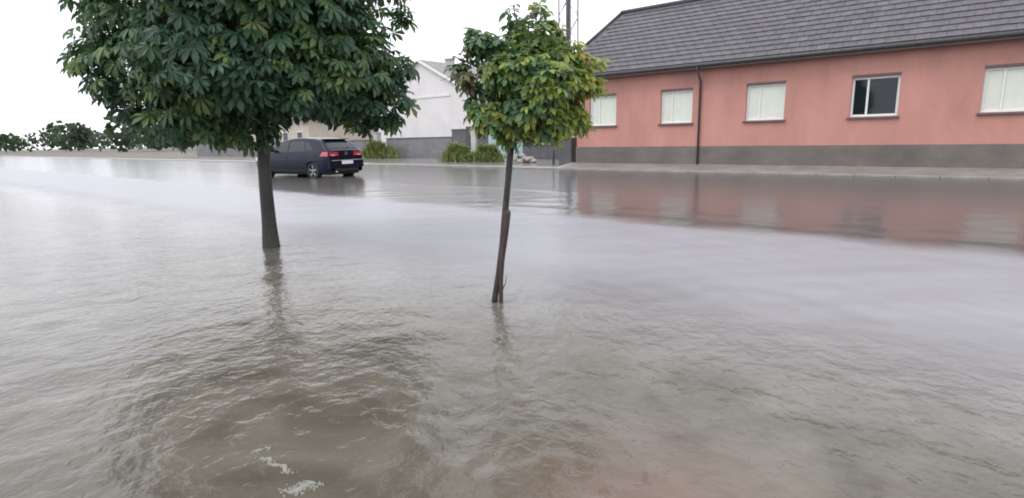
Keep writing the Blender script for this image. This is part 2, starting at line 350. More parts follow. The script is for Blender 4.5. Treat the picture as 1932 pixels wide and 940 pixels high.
# shingles: each a thin wedge; the 300 largest in view are parts, the rest one part
L_ = math.hypot(RY-YF+ov, RZ-EZ+.02); rows = 15; ch = L_/rows; twd = .36
tile_tints = [(1, 1, 1), (.9, .9, .92), (1.10, 1.09, 1.09), (1.03, .99, 1.05), (.95, .96, .95), (1.18, 1.15, 1.14)]
sdv = np.array(P_(0, 1))-np.array(P_(0, 0)); sdv /= np.linalg.norm(sdv); snv = np.array([0, -sdv[2], sdv[1]])
def tile_vf(wd):
    hh = ch*1.16
    pts = [(0, 0, .006), (wd, 0, .006), (wd, 0, .034), (0, 0, .034), (0, hh, .006), (wd, hh, .006)]
    return [np.array([q[0], 0, 0])+sdv*q[1]+snv*q[2] for q in pts], [(0, 1, 2, 3), (3, 2, 5, 4), (0, 3, 4), (1, 5, 2), (0, 4, 5, 1)]
tv, tf = tile_vf(twd-.012)
tme = []
for c in tile_tints:
    q = MB(); q.add(tv, tf); me = q.mesh('shingle', m_tile); at = me.color_attributes.new('tint', 'FLOAT_COLOR', 'POINT'); at.data.foreach_set('color', list((*c, 1.0))*len(tv)); tme.append(me)
cand = []
for j in range(rows):
    t0 = j/rows; x = xl+(.18 if j % 2 else 0)+.01
    while x+twd < xr:
        t1 = t0+1/rows; lim = xl if t1 <= tH else xl+(rl-xl)*(t1-tH)/(1-tH)
        limr = xr if t1 <= tH else xr-(xr-rr_)*(t1-tH)/(1-tH)
        if x > lim-.02 and x+twd < limr+.02: cand.append((x, t0, P_(x, t0)))
        x += twd
cand.sort(key=lambda c: abs(c[0]+10.2)+1.2*abs(c[1]-.5))
st_mb = MB(); st_t = []
for i, (x, t0, q) in enumerate(cand):
    jz = abs(rng.normal())*.005
    if i < 295:
        link('shingle', tme[rng.integers(6)], roof, (q[0], q[1]+jz, q[2]+jz))
    else:
        c = tile_tints[rng.integers(6)]; st_mb.add([np.array(q)+v+[0, jz, jz] for v in tv], tf); st_t += [*c, 1.0]*len(tv)
me = st_mb.mesh('shingles', m_tile); at = me.color_attributes.new('tint', 'FLOAT_COLOR', 'POINT'); at.data.foreach_set('color', st_t)
link('shingles', me, roof, kind='stuff')
for x_ in (-8.3, 1.2):
    q = MB(); q.tube([(x_, YF-ov-.05, EZ-.14), (x_, YF-ov-.05, EZ-.25), (x_, YF-.07, EZ-.6), (x_, YF-.07, .2)], .04, 8); lp(q.build('downpipe', m_iron, ph, True), PL)
# windows: frame with two casements behind pale blinds
wf = MB(); ww, wh = 1.25, WZ1-WZ0; fy = .09
for (a, c, d, e) in ((0, ww, 0, .07), (0, ww, wh-.07, wh), (0, .07, .07, wh-.07), (ww-.07, ww, .07, wh-.07), (.40, .46, .07, wh-.07)):
    wf.box(a, c, fy, fy+.07, d, e, .008)
wfm = wf.mesh('window', m_trim)
sl = MB(); sl.box(-.06, ww+.06, -.07, .12, -.07, -.002, .008); slm = sl.mesh('sill', m_sill)
hd = MB(); hd.box(-.01, ww+.01, -.012, .085, wh+.002, wh+.07, .006); hdm = hd.mesh('lintel', m_sill)
pms = []
for (a, c) in ((.07, .40), (.46, ww-.07)):
    q = MB(); q.box(a+.002, c-.002, fy+.03, fy+.045, .072, wh-.072)
    pms.append(q.mesh('pane', m_blind))
pms0 = pms; dms = []
for me in pms: me = me.copy(); me.materials[0] = m_glass; dms.append(me)
for i, (a, c) in enumerate(WIN):
    pms = dms if i == 3 else pms0
    o = link('window', wfm, ph, Vector((a, YF, WZ0))-Vector(PL))
    for mm, nm in ((slm, 'sill'), (hdm, 'lintel'), (pms[0], 'pane'), (pms[1], 'pane')): link(nm, mm, o)

# ---------------------------------------------------------------- white house behind the wall
wh_ = thing('white_house', 'pale plastered house whose plain gable wall faces the street behind the grey wall', 'house', (-34.1, 30, .1))
PW = (-34.1, 30, .1); hw, gz, pk, dp = 5.75, 4.42, 7.24, 13.0; cx = -34.1
w = MB()
for y_ in (30.0, 30+dp):
    w.add([(cx-hw, y_, .05), (cx+hw, y_, .05), (cx+hw, y_, gz), (cx, y_, pk), (cx-hw, y_, gz)], [(0, 1, 2, 3, 4)])
for x_ in (cx-hw, cx+hw): w.add([(x_, 30, .05), (x_, 30+dp, .05), (x_, 30+dp, gz), (x_, 30, gz)], [(0, 1, 2, 3)])
lp(w.build('wall', m_white, wh_), PW)
def slab(mb, A, B, th=.12, y0=29.82, y1=30+dp+.2):
    (x0, z0), (x1, z1) = A, B
    mb.add([(x0, y0, z0), (x1, y0, z1), (x1, y1, z1), (x0, y1, z0), (x0, y0, z0-th), (x1, y0, z1-th), (x1, y1, z1-th), (x0, y1, z0-th)],
           [(0, 1, 2, 3), (4, 7, 6, 5), (0, 4, 5, 1), (1, 5, 6, 2), (2, 6, 7, 3), (3, 7, 4, 0)])
sl_ = (pk-gz)/hw
rf = MB(); slab(rf, (cx+.001, pk+.14), (cx+hw+.5, gz+.14-.5*sl_)); slab(rf, (cx-hw-.5, gz+.14-.5*sl_), (cx-.001, pk+.14)); lp(rf.build('roof', m_roof2, wh_), PW)
vb = MB()
for sg in (1, -1):
    A = (cx+sg*.002, pk+.155); B = (cx+sg*(hw+.5), gz+.155-.5*sl_)
    slab(vb, *((A, B) if sg > 0 else (B, A)), th=.17, y0=29.76, y1=29.818)
lp(vb.build('verge_board', m_trim, wh_), PW)
cb = MB(); cb.box(cx-hw+.02, cx+3.3, 29.95, 29.998, 4.50, 4.66, .01); lp(cb.build('string_course', m_white, wh_), PW)
ch_ = MB(); ch_.box(cx-2.4, cx-1.8, 35, 35.6, 5.8, 8.0, .02); ch_.box(cx-2.46, cx-1.74, 34.94, 35.66, 8.003, 8.12, .02); lp(ch_.build('chimney', m_pale, wh_), PW)

# ---------------------------------------------------------------- street walls and gate
FY = 27.5
def wall_thing(name, label, cat, x0, x1, z1, m, th=.22, cop=True, y=FY, seg=2.2):
    t = thing(name, label, cat, (x0, y, .1)); q = MB(); n = max(1, round((x1-x0)/seg)); d = (x1-x0)/n
    for i in range(n):
        q = MB(); q.box(i*d+.004, (i+1)*d-.004, 0, th, -.12, z1-.1-.07 if cop else z1-.1, .008); q.build('wall_panel', m, t)
    if cop:
        q = MB(); q.box(-.03, x1-x0+.03, -.04, th+.04, z1-.168, z1-.1, .012); q.build('coping', m_dkfence, t)
    return t
wall_thing('boundary_wall', 'long low grey rendered wall in front of the pale gable house', 'wall', -35.4, -28.32, 1.58, m_fence)
wall_thing('gate_pier', 'dark grey square pier stepping up at the right end of the low wall', 'pier', -28.3, -26.95, 2.06, m_dkfence, th=.5)
gp = thing('gate_post', 'slim near black gate post beside the dark pier', 'post', (-26.93, FY, .1)); q = MB(); q.box(0, .3, 0, .3, -.1, 2.0, .02); q.build('shaft', m_iron, gp); q = MB(); q.box(-.03, .33, -.03, .33, 2.002, 2.1, .03); q.build('cap', m_iron, gp)
gp = thing('gate_post', 'pale concrete gate post left of the dark gate', 'post', (-26.55, FY, .1)); q = MB(); q.box(0, .45, 0, .3, -.1, 1.93, .02); q.build('shaft', m_pale, gp); q = MB(); q.box(-.03, .48, -.03, .33, 1.932, 2.0, .02); q.build('cap', m_pale, gp)
gt = thing('metal_gate', 'dark grey yard gate of upright boards between pale post and teal gate', 'gate', (-26.05, FY+.1, .1))
bm_ = MB(); bm_.box(0, .15, 0, .03, .05, 1.82, .006); bme = bm_.mesh('board', m_dkfence)
for i in range(6): link('board', bme, gt, (.02+i*.165, 0, 0))
q = MB(); q.box(0, 1.0, .032, .07, .3, .38); q.box(0, 1.0, .032, .07, 1.45, 1.53); q.build('gate_frame', m_iron, gt)
gt = thing('garage_gate', 'pale teal double yard gate glimpsed behind the young tree', 'gate', (-25.0, FY+.1, .1))
for i in range(2):
    q = MB(); q.box(i*1.42, i*1.42+1.4, 0, .04, .05, 1.7, .01); o = q.build('gate_leaf', m_gate, gt)
    for j in range(5):
        q = MB(); q.box(i*1.42+.06+j*.26, i*1.42+.28+j*.26, -.015, -.001, .12, 1.62, .004); q.build('gate_board', m_gate, o)
wall_thing('garden_wall', 'low dark grey garden wall left of the pink house behind the utility pole', 'wall', -21.9, -16.2, .98, m_dkfence, y=27.2)
wall_thing('boundary_wall', 'weathered grey wall stretching along the street left of the parted shrubs', 'wall', -70, -37.2, 1.5, m_fence, y=27.4, seg=2.6)
gp = thing('gate_post', 'pale gate post standing at the left end of the low grey wall', 'post', (-37.0, FY, .1)); q = MB(); q.box(0, .5, 0, .4, -.1, 1.85, .02); q.build('shaft', m_pale, gp); q = MB(); q.box(-.04, .54, -.04, .44, 1.852, 1.95, .02); q.build('cap', m_pale, gp)

# ---------------------------------------------------------------- lattice pylon
PX, PY = -15.0, 22.0
py = thing('lattice_pylon', 'steel lattice electricity pylon with a dark inner pole beside the pink house', 'pylon', (PX, PY, .1))
q = MB(); q.box(-.36, .36, -.3, .3, -.15, 1.25, .04); q.build('footing', m_dkfence, py)
q = MB(); q.tube([(0, 0, 1.251), (0, 0, 10.6)], [.13, .10], 12); q.build('pole', m_iron, py, True)
hw_ = .30
for sx in (-1, 1):
    for sy in (-1, 1):
        q = MB(); q.box(sx*hw_-.025, sx*hw_+.025, sy*hw_-.025, sy*hw_+.025, 1.252, 10.4, .005); q.build('leg', m_lat, py)
ph_ = .72; bl = math.hypot(2*hw_, ph_)
q = MB(); q.box(-.014, .014, -.006, .006, -bl/2+.03, bl/2-.03); brm = q.mesh('brace', m_lat)
ang = math.atan2(2*hw_, ph_)
for k in range(12):
    zc = 1.45+ph_*(k+.5)
    for fce in range(4):
        o = link('brace', brm, py); sg = 1 if (k+fce) % 2 else -1
        o.matrix_local = Matrix.Translation((0, 0, zc)) @ Matrix.Rotation(fce*math.pi/2, 4, 'Z') @ Matrix.Translation((0, -hw_-.032, 0)) @ Matrix.Rotation(sg*ang, 4, 'Y')
q = MB(); q.box(-.9, .9, -.36, -.335, 9.4, 9.5); q.build('crossarm', m_lat, py)
for x_ in (-.85, 0, .85):
    q = MB(); q.lathe([(.001, 0), (.05, .01), (.03, .05), (.055, .08), (.03, .12), (.001, .16)], 10, 'z', (x_, -.348, 9.502)); q.build('insulator', m_pale, py, True)
def wire(label, A, B, sag):
    pts = [np.array(A)*(1-t)+np.array(B)*t-np.array([0, 0, sag*4*t*(1-t)]) for t in np.linspace(0, 1, 25)]
    q = MB(); q.tube(pts, .016, 5); tag(q.build('overhead_wire', m_iron, None, True), label, 'wire')
wire('thin overhead wire running from the pylon to the pale gable house', (PX, PY-.32, 8.2), (-31.5, 29.7, 5.6), .6)
wire('thin overhead wire strung from the pylon along the street to the left', (PX-.85, PY-.36, 9.65), (-75, 22.0, 9.3), 1.3)
wire('thin overhead wire strung from the pylon over the pink house roof', (PX+.85, PY-.36, 9.65), (30, 22.0, 9.3), 1.2)
q = thing('iron_post', 'slim dark iron post standing left of the pylon footing', 'post', (-15.85, 22, .1))
k = MB(); k.tube([(0, 0, -.1), (0, 0, 1.35)], .05, 10); k.build('shaft', m_iron, q, True); k = MB(); k.lathe([(.001, .12), (.05, .09), (.065, .03), (.05, 0)], 10, 'z', (0, 0, 1.352)); k.build('finial', m_iron, q, True)
q = thing('iron_post', 'thin dark sign post between the pylon footing and the pink house', 'post', (-13.95, 21.6, .1))
k = MB(); k.tube([(0, 0, -.1), (0, 0, 2.0)], .035, 8); k.build('shaft', m_iron, q, True); k = MB(); k.box(-.05, .05, -.05, .05, .25, .6, .01); k.build('bracket', m_iron, q)

# ---------------------------------------------------------------- car
def ip(x, pts): return float(np.interp(x, [p[0] for p in pts], [p[1] for p in pts]))
TOP = [(0, .985), (.03, 1.01), (.10, 1.05), (.44, 1.34), (.60, 1.40), (.95, 1.445), (1.5, 1.475), (1.95, 1.465), (2.4, 1.395), (3.12, 1.03), (3.35, .985), (3.85, .87), (4.08, .77), (4.2, .60)]
WID = [(0, .76), (.03, .80), (.10, .845), (.25, .88), (.6, .893), (2, .895), (3.3, .89), (3.7, .86), (4.0, .78), (4.12, .70), (4.2, .58)]
SID = [(.2, .94), (.3, .965), (.45, .99), (.62, 1.0), (.78, .992), (.92, .97), (.97, .95), (1.2, .85), (1.36, .76), (1.5, .66)]
AX = (.78, 3.35); AR = .352; AC = .30
def zbot(x):
    z = .24+.16*max(0, 1-x/.12)**2+.08*max(0, (x-4.0)/.2)
    for a in AX:
        d = abs(x-a)
        if d < AR: z = max(z, AC+math.sqrt(AR*AR-d*d))
    return z
def yside(x, z): return ip(x, WID)*ip(z, SID)*(1-.10*max(0, 1-x/1.0)*min(1, max(0, (z-.95)/.4)))
def section(x):
    zb, zt = zbot(x), ip(x, TOP); rc = min(.085, .3*(zt-zb)); z1 = zt-rc
    pts = [(yside(x, z), z) for z in np.linspace(zb, z1, 12)]
    y1 = pts[-1][0]; ry = min(.13, .3*y1)
    for a in (22, 45, 68, 90):
        a = math.radians(a); pts.append((y1-ry*(1-math.cos(a)), z1+rc*math.sin(a)))
    y2 = y1-ry
    for f in (.75, .5, .25, 0): pts.append((y2*f, zt+.02*(1-f*f)))
    return pts
def topz(x, y):
    zt = ip(x, TOP); y1 = yside(x, zt-.085); y2 = y1-.13
    return zt+.02*(1-min(1, (y/y2))**2)
stn = sorted(set([0, .012, .03, .06, .1, .15, .2]+[round(v, 3) for v in np.arange(.25, 4.0, .055)]+[a+d for a in AX for d in (-AR, -AR+.012, -AR+.04, AR-.04, AR-.012, AR)]+[4.0, 4.05, 4.1, 4.14, 4.17, 4.19, 4.2]))
cb_ = MB(); vs = []
for x in stn:
    s_ = section(x); vs += [(x, y, z) for y, z in s_]+[(x, -y, z) for y, z in reversed(s_[:-1])]
m_ = 2*len(section(1.0))-1
fs = [(i*m_+k, i*m_+k+1, (i+1)*m_+k+1, (i+1)*m_+k) for i in range(len(stn)-1) for k in range(m_-1)]
fs += [tuple(range(m_)), tuple(reversed(range((len(stn)-1)*m_, len(stn)*m_)))]
cb_.add(vs, fs)
car = thing('hatchback_car', 'dark navy blue hatchback driving away through the flood water', 'car', (-18.22, 12.28, .02))
car.rotation_euler = (0, 0, math.pi+math.radians(9)); car.scale = (1.03, 1.03, 1.03)
body = cb_.build('body', m_paint, car, True)
es = body.modifiers.new('edge', 'EDGE_SPLIT'); es.split_angle = math.radians(38)
ub = MB(); ub.box(.1, 4.05, -.70, .70, .17, .62, .03); ub.build('underbody', m_black, car)
def patch(f, nu, nv, off, name, m, parent, skirt=.012):
    P0 = np.array([[f(u, v) for v in np.linspace(0, 1, nv)] for u in np.linspace(0, 1, nu)], float)
    du = np.gradient(P0, axis=0); dv = np.gradient(P0, axis=1); N = np.cross(du, dv); N /= np.linalg.norm(N, axis=2, keepdims=True)+1e-12
    c = P0.reshape(-1, 3).mean(0); o_ = c-np.array([2.0, 0, .75]); o_[0] *= .4
    if (N.reshape(-1, 3).mean(0) @ o_) < 0: N = -N
    A = P0+N*off; B = P0-N*skirt
    vs = list(A.reshape(-1, 3))+list(B.reshape(-1, 3)); n_ = nu*nv; idx = lambda i, j: i*nv+j
    fs = [(idx(i, j), idx(i+1, j), idx(i+1, j+1), idx(i, j+1)) for i in range(nu-1) for j in range(nv-1)]
    bd = [idx(i, 0) for i in range(nu)]+[idx(nu-1, j) for j in range(1, nv)]+[idx(i, nv-1) for i in range(nu-2, -1, -1)]+[idx(0, j) for j in range(nv-2, 0, -1)]
    for a_, b_ in zip(bd, bd[1:]+bd[:1]): fs.append((a_, b_, b_+n_, a_+n_))
    o = MB().add(vs, fs).build(name, m, parent, True); e = o.modifiers.new('edge', 'EDGE_SPLIT'); e.split_angle = math.radians(40); return o
def lerp(a, b, t): return a+(b-a)*t
for sg in (1, -1):
    def side(xa, xb, za, zb, xa2=None, xb2=None):
        xa2 = xa if xa2 is None else xa2; xb2 = xb if xb2 is None else xb2
        def f(u, v):
            z = lerp(za, zb, v); x = lerp(lerp(xa, xa2, v), lerp(xb, xb2, v), u); return (x, sg*yside(x, z), z)
        return f
    # doors of the same paint, each with its glass and handle
    for (xa, xb, xat, xbt, hx) in ((1.06, 2.02, 1.06, 2.02, 1.28), (2.04, 3.02, 2.04, 3.02, 2.2)):
        d = patch(side(xa, xb, .30, .945), 10, 8, .004, 'door', m_paint, car)
        h_ = MB(); y_ = yside(hx, .80)+.012; h_.box(hx-.10, hx+.10, sg*y_-.014, sg*y_+.014, .785, .815, .008); h_.build('handle', m_paint, d)
        if xa < 2: patch(side(1.10, 1.99, .985, 1.345, 1.28, 1.99), 8, 6, .005, 'window', m_glass, d)
        else: patch(side(2.06, 2.98, .975, 1.33, 2.06, 2.40), 8, 6, .005, 'window', m_glass, d)
    patch(side(.72, 1.05, 1.02, 1.30, 1.02, 1.22), 6, 5, .005, 'quarter_window', m_glass, car)
    patch(side(1.14, 2.99, .30, .345), 16, 3, .012, 'sill_trim', m_black, car)
    # tail light wraps the corner
    tl = patch(side(.03, .34, .82, .965, .05, .24), 8, 5, .008, 'tail_light', m_red, car)
    def rear(ya, yb, za, zb):
        def f(u, v): return (0.0, sg*lerp(ya, yb, u), lerp(za, zb, v))
        return f
    patch(rear(.36, .745, .825, .955), 6, 4, .008, 'lens', m_red, tl)
    patch(rear(.50, .70, .838, .866), 5, 3, .013, 'lens_highlight', m_lens, tl)  # pale pink strip paints the highlight low on the red lens
    patch(rear(.46, .66, .55, .58), 5, 3, .010, 'reflector', m_lens if sg > 0 else m_red, car)
    hl = patch(side(3.86, 4.12, .66, .78, 3.80, 4.06), 6, 4, .008, 'headlight', m_lamp, car)
    mr_ = MB(); y_ = yside(2.86, 1.0); mr_.box(2.74, 2.88, min(sg*(y_+.03), sg*(y_+.2)), max(sg*(y_+.03), sg*(y_+.2)), .99, 1.12, .03); mr_.box(2.80, 2.86, min(sg*(y_-.03), sg*(y_+.032)), max(sg*(y_-.03), sg*(y_+.032)), .995, 1.03); mr_.build('wing_mirror', m_paint, car)
patch(lambda u, v: (lerp(.115, .42, v), lerp(-1, 1, u)*lerp(.66, .54, v), topz(lerp(.115, .42, v), lerp(-1, 1, u)*lerp(.60, .48, v))), 10, 6, .006, 'rear_window', m_glass, car)
patch(lambda u, v: (lerp(2.44, 3.08, 1-v), lerp(-1, 1, u)*lerp(.72, .55, v), topz(lerp(2.44, 3.08, 1-v), lerp(-1, 1, u)*lerp(.6, .5, v))), 10, 6, .006, 'windscreen', m_glass, car)
sp = MB(); sp.box(.36, .62, -.53, .53, 1.385, 1.415, .012); sp.build('roof_spoiler', m_paint, car)
wp = MB(); wp.tube([(.105, .02, 1.075), (.135, -.28, 1.115)], .010, 6); wp.build('wiper', m_black, car)
bmp = patch(lambda u, v: (-.035*math.cos((u-.5)*2.4), lerp(-.80, .80, u), lerp(.40, .66, v)), 14, 6, .012, 'rear_bumper', m_paint, car, skirt=.05)
cs = MB(); cs.box(-.052, -.02, -.70, .70, .655, .672, .004); cs.build('bumper_trim', m_chrome, car)
dif = MB(); dif.box(-.03, .12, -.55, .55, .27, .40, .02); dif.build('diffuser', m_black, car)
pl = MB(); pl.box(-.068, -.052, -.26, .26, .53, .645, .004); pl.build('number_plate', m_plate, car)
em = MB(); ring = [(.062, -.006), (.062, .006), (.052, .006), (.052, -.006), (.062, -.006)]
n0 = len(em.v)
for k in range(24):
    a = 2*math.pi*k/24
    em.v += [(-.010+h, r_*math.cos(a), .905+r_*math.sin(a)) for r_, h in ring]
em.f += [(k*5+i, k*5+i+1, ((k+1) % 24)*5+i+1, ((k+1) % 24)*5+i) for k in range(24) for i in range(4)]
def stroke(pts):
    for (ya, za), (yb, zb_) in zip(pts, pts[1:]): em.tube([(-.012, ya, .905+za), (-.012, yb, .905+zb_)], .0045, 5)
stroke([(-.024, .050), (0, .004), (.024, .050)]); stroke([(-.048, .022), (-.024, -.046), (0, -.004), (.024, -.046), (.048, .022)])
em.build('rear_emblem', m_chrome, car)
ex = MB(); ex.tube([(-.03, .48, .27), (.2, .48, .27)], .03, 10); ex.build('exhaust', m_chrome, car, True)
for a in AX:
    for sg in (1, -1):
        wl = bpy.data.objects.new('wheel', None); COL.objects.link(wl); wl.parent = car; wl.location = (a, sg*.775, .308); wl.rotation_euler = (0, 0, 0 if sg > 0 else math.pi)
        t_ = MB(); t_.lathe([(.20, -.09), (.29, -.10), (.31, -.07), (.312, .05), (.298, .092), (.225, .098), (.205, .085)], 36); t_.build('tyre', m_tyre, wl, True)
        r_ = MB(); r_.lathe([(.207, .07), (.205, .092), (.19, .09), (.185, .03)], 36); r_.lathe([(.184, .005), (.001, .005)], 36); r_.build('rim', m_black, wl, True)
        for k in range(5):
            an = 2*math.pi*k/5+.3; c_, s__ = math.cos(an), math.sin(an)
            q = MB(); wv = []
            for rr2, wd in ((.03, .035), (.10, .028), (.188, .045)):
                for o2 in (-1, 1):
                    for yy in (.05, .085): wv.append((rr2*c_-o2*wd*s__, yy-.02*(rr2 < .05), rr2*s__+o2*wd*c_))
            q.add(wv, [(0, 1, 5, 4), (1, 3, 7, 5), (3, 2, 6, 7), (4, 5, 9, 8), (5, 7, 11, 9), (7, 6, 10, 11), (8, 9, 11, 10), (0, 2, 3, 1)]); q.build('spoke', m_alloy, wl)
        q = MB(); q.lathe([(.055, .06), (.05, .088), (.001, .092)], 14); q.build('hub', m_alloy, wl, True)

# ---------------------------------------------------------------- foliage
def leaf_proto(nl, length, width, droop, fan):
    vs, fs = [], []
    for k in range(nl):
        t = (k/(nl-1)-.5)*2 if nl > 1 else 0; a = t*fan; L = length*(1-.38*abs(t)**1.5); w_ = width*L
        c_, s__ = math.cos(a), math.sin(a); o = len(vs)
        for (f_, ww_, dz) in ((.03, 0, 0), (.42, .62, 0), (.42, 0, 0), (.42, -.62, 0), (.74, 1, 0), (.74, 0, 0), (.74, -1, 0), (1.0, 0, 0)):
            x_ = f_*L; y_ = ww_*w_*.5; z_ = -droop*L*f_*f_+(.10*L*abs(ww_) if ww_ else 0)-.05*L*abs(t)
            vs.append((x_*c_-y_*s__, x_*s__+y_*c_, z_))
        fs += [(o, o+1, o+2, o+2), (o, o+2, o+3, o+3), (o+1, o+4, o+5, o+2), (o+2, o+5, o+6, o+3), (o+4, o+7, o+5, o+5), (o+5, o+7, o+6, o+6)]
    return np.array(vs), np.array([f for f in fs])
def tri(f4):                       # leaf faces as triangles
    out = []
    for a_, b_, c_, d_ in f4:
        out.append((a_, b_, c_))
        if d_ != c_: out.append((a_, c_, d_))
    return np.array(out)
def nrm(a): return a/(np.linalg.norm(a, axis=-1, keepdims=True)+1e-9)
def scatter(lobes, n, centre, gen):
    wts = np.array([l[1][0]*l[1][1]+l[1][0]*l[1][2]*1.4 for l in lobes]); which = gen.choice(len(lobes), n, p=wts/wts.sum())
    d = nrm(gen.normal(size=(n, 3))); fr = gen.uniform(.30, 1.0, n)**.55*np.where(gen.uniform(size=n) < .12, gen.uniform(1.0, 1.16, n), 1)
    C_ = np.array([l[0] for l in lobes])[which]; Rr = np.array([l[1] for l in lobes])[which]
    p = C_+d*Rr*fr[:, None]; out = nrm(.6*nrm(p-centre)+.6*d)
    return p, out, fr, which
def frames(out, gen, down=.55):
    n = len(out); hz = out.copy(); hz[:, 2] *= .4
    fwd = nrm(nrm(hz)+np.array([0, 0, -down])+.45*gen.normal(size=(n, 3)))
    up_ = np.array([0, 0, 1.0])+.75*out+.35*gen.normal(size=(n, 3)); sd_ = nrm(np.cross(up_, fwd)); nn = np.cross(fwd, sd_)
    return np.stack([fwd, sd_, nn], -1)
def leaf_tree(name, label, trunk_pts, trunk_r, branches, lobes, centre, nleaf, size, proto, palette, tintf, base, bark, gen, n_parts, twig_r):
    t = thing(name, label, 'tree', base); B = np.array(base)
    L = lambda pts: [np.array(q)-B for q in pts]
    q = MB(); q.tube(L(trunk_pts), trunk_r, 14, jit=.05); tk = q.build('trunk', bark, t, True)
    for pts, rad in branches:
        q = MB(); q.tube(L(pts), rad, 7, jit=.04); q.build('branch', bark, t, True)
    p, out, fr, which = scatter(lobes, nleaf, np.array(centre), gen)
    Rm = frames(out, gen); sc = size*gen.uniform(.5, 1.25, nleaf); tint = tintf(p, fr, gen)
    pv, pf = proto; pt = tri(pf)
    # the leaves that show largest: outer shell, facing the viewer, nearest first
    cpos = np.array([0, 0, H]); tc_ = nrm(cpos-p); dist = np.linalg.norm(p-cpos, axis=1)
    face = (out*tc_).sum(1); rel = p-cpos; zz = rel @ FWD; uu = 966+F_PX*(rel @ RGT)/zz; vv = 470-F_PX*(rel @ UPV)/zz
    ok = (face > .15) & (fr > .82) & (uu > 480) & (uu < 1246) & (vv > 0)
    order = np.argsort(np.where(ok, dist, 1e9)-.25*sc/size); sel = order[:min(n_parts, int(ok.sum()))]
    rest = np.setdiff1d(np.arange(nleaf), sel)
    lm = []
    for c in palette:
        lm.append(fast_mesh('leaf', pv, pt, m_leaf, False, np.tile(c, (len(pv), 1))))
    pal = np.array(palette)
    for i in sel:
        k = int(np.argmin(((pal-tint[i])**2).sum(1)))
        o = link('leaf', lm[k], t); mtx = Matrix.Identity(4)
        for a_ in range(3):
            for b_ in range(3): mtx[a_][b_] = float(Rm[i][a_, b_]*sc[i])
            mtx[a_][3] = float(p[i][a_]-B[a_])
        o.matrix_local = mtx
    V_ = np.einsum('nij,kj->nki', Rm[rest], pv)*sc[rest][:, None, None]+(p[rest]-B)[:, None, :]
    F_ = pt[None]+(np.arange(len(rest))*len(pv))[:, None, None]
    me = fast_mesh('crown', V_.reshape(-1, 3), F_.reshape(-1, 3), m_leaf, False, np.repeat(tint[rest], len(pv), 0))
    link('crown', me, t, kind='stuff')
    # leaf stalks and twigs holding the crown together
    tw = MB(); ends = gen.choice(nleaf, 90, replace=False); src = np.concatenate([np.array(b[0])[1:] for b in branches])
    for i in ends:
        s0 = src[np.argmin(((src-p[i])**2).sum(1))]; mid = .5*(s0+p[i])+gen.normal(size=3)*.03
        tw.tube(L([s0, mid, p[i]]), [twig_r, twig_r*.7, twig_r*.35], 4, cap=False)
    link('twigs', tw.mesh('twigs', bark, True), t, kind='stuff')
    return t
RH = np.array([RGT[0], RGT[1], 0]); RH /= np.linalg.norm(RH); FH = np.array([FWD[0], FWD[1], 0]); FH /= np.linalg.norm(FH)
def tp(base, a, d, z): return tuple(np.array([base[0], base[1], 0])+RH*a+FH*d+np.array([0, 0, z]))

# --- large chestnut on the left
BT = (-7.23, 3.63, -.1); gen = np.random.default_rng(21)
q_ = lambda a, d, z: tp(BT, a, d, z)
lobes = [(q_(a, d, z), (rx, rx, rz)) for a, d, z, rx, rz in [
    (0, 0, 3.3, 1.35, 1.5), (.85, .1, 3.35, .80, .85), (1.12, -.2, 2.75, .56, .5), (1.05, -.3, 2.22, .80, .52), (1.35, .1, 2.12, .42, .34), (.55, -.7, 2.2, .85, .52), (.0, -.9, 2.3, .9, .6),
    (1.2, .2, 4.1, .62, .6), (.3, 0, 4.9, 1.1, .8), (-.9, -.2, 3.3, 1.0, 1.1), (-1.2, -.3, 2.3, .75, .6), (-.5, -.5, 1.75, .55, .38), (-.1, -.2, 1.62, .42, .32), (.75, .7, 2.4, .9, .7), (-.6, .8, 2.4, .9, .7),
    (.2, -1.0, 3.2, .9, .8), (.8, -.75, 2.9, .75, .6), (1.05, -.5, 3.45, .55, .45), (-.9, .1, 4.3, .9, .7), (.95, .2, 1.88, .5, .26),
    (1.80, 0, 3.22, .14, .12), (1.86, .1, 2.92, .15, .10), (1.70, -.2, 2.62, .13, .10), (1.86, .0, 2.30, .17, .12), (1.84, -.1, 1.88, .16, .12), (1.60, .1, 1.66, .15, .12), (1.32, .0, 1.58, .16, .10), (1.72, .2, 3.5, .16, .12), (1.66, .1, 2.45, .12, .10), (1.75, -.1, 2.05, .12, .10), (1.45, -.3, 1.75, .16, .1),
    (-1.85, .0, 3.1, .16, .14), (-1.95, .1, 2.6, .16, .12), (-1.85, -.1, 2.1, .18, .12), (-1.5, -.1, 1.75, .16, .1), (-1.7, .1, 3.6, .18, .14)]]
def tint_big(p, fr, g):
    n = len(p); k = .5+.5*np.sin(p[:, 0]*2.3+p[:, 2]*3.1+1.5*np.sin(p[:, 1]*2))
    a = np.array([.052, .112, .072]); b = np.array([.105, .19, .075]); c = np.array([.18, .25, .09])
    w_ = np.clip(k*.7+.35*g.normal(size=n)*.6+.05, 0, 1)[:, None]; t = a*(1-w_)+b*w_
    hi = (g.uniform(size=n) < .15)[:, None]; return np.where(hi, c, t)*g.uniform(.8, 1.2, (n, 1))
br = []
for a, d, z, zs in ((1.2, -.1, 2.6, 1.6), (.8, -.6, 2.5, 1.7), (-.9, -.3, 2.7, 1.6), (.9, .5, 3.2, 1.9), (-.7, .6, 3.2, 1.9), (.2, -.8, 3.2, 1.9), (.9, .1, 3.9, 2.3), (-.6, 0, 4.2, 2.3)):
    br.append(([q_(-.05+.02*a, 0, zs), q_(.45*a, .45*d, zs+.55*(z-zs)+.08), q_(a, d, z)], [.05, .032, .012]))
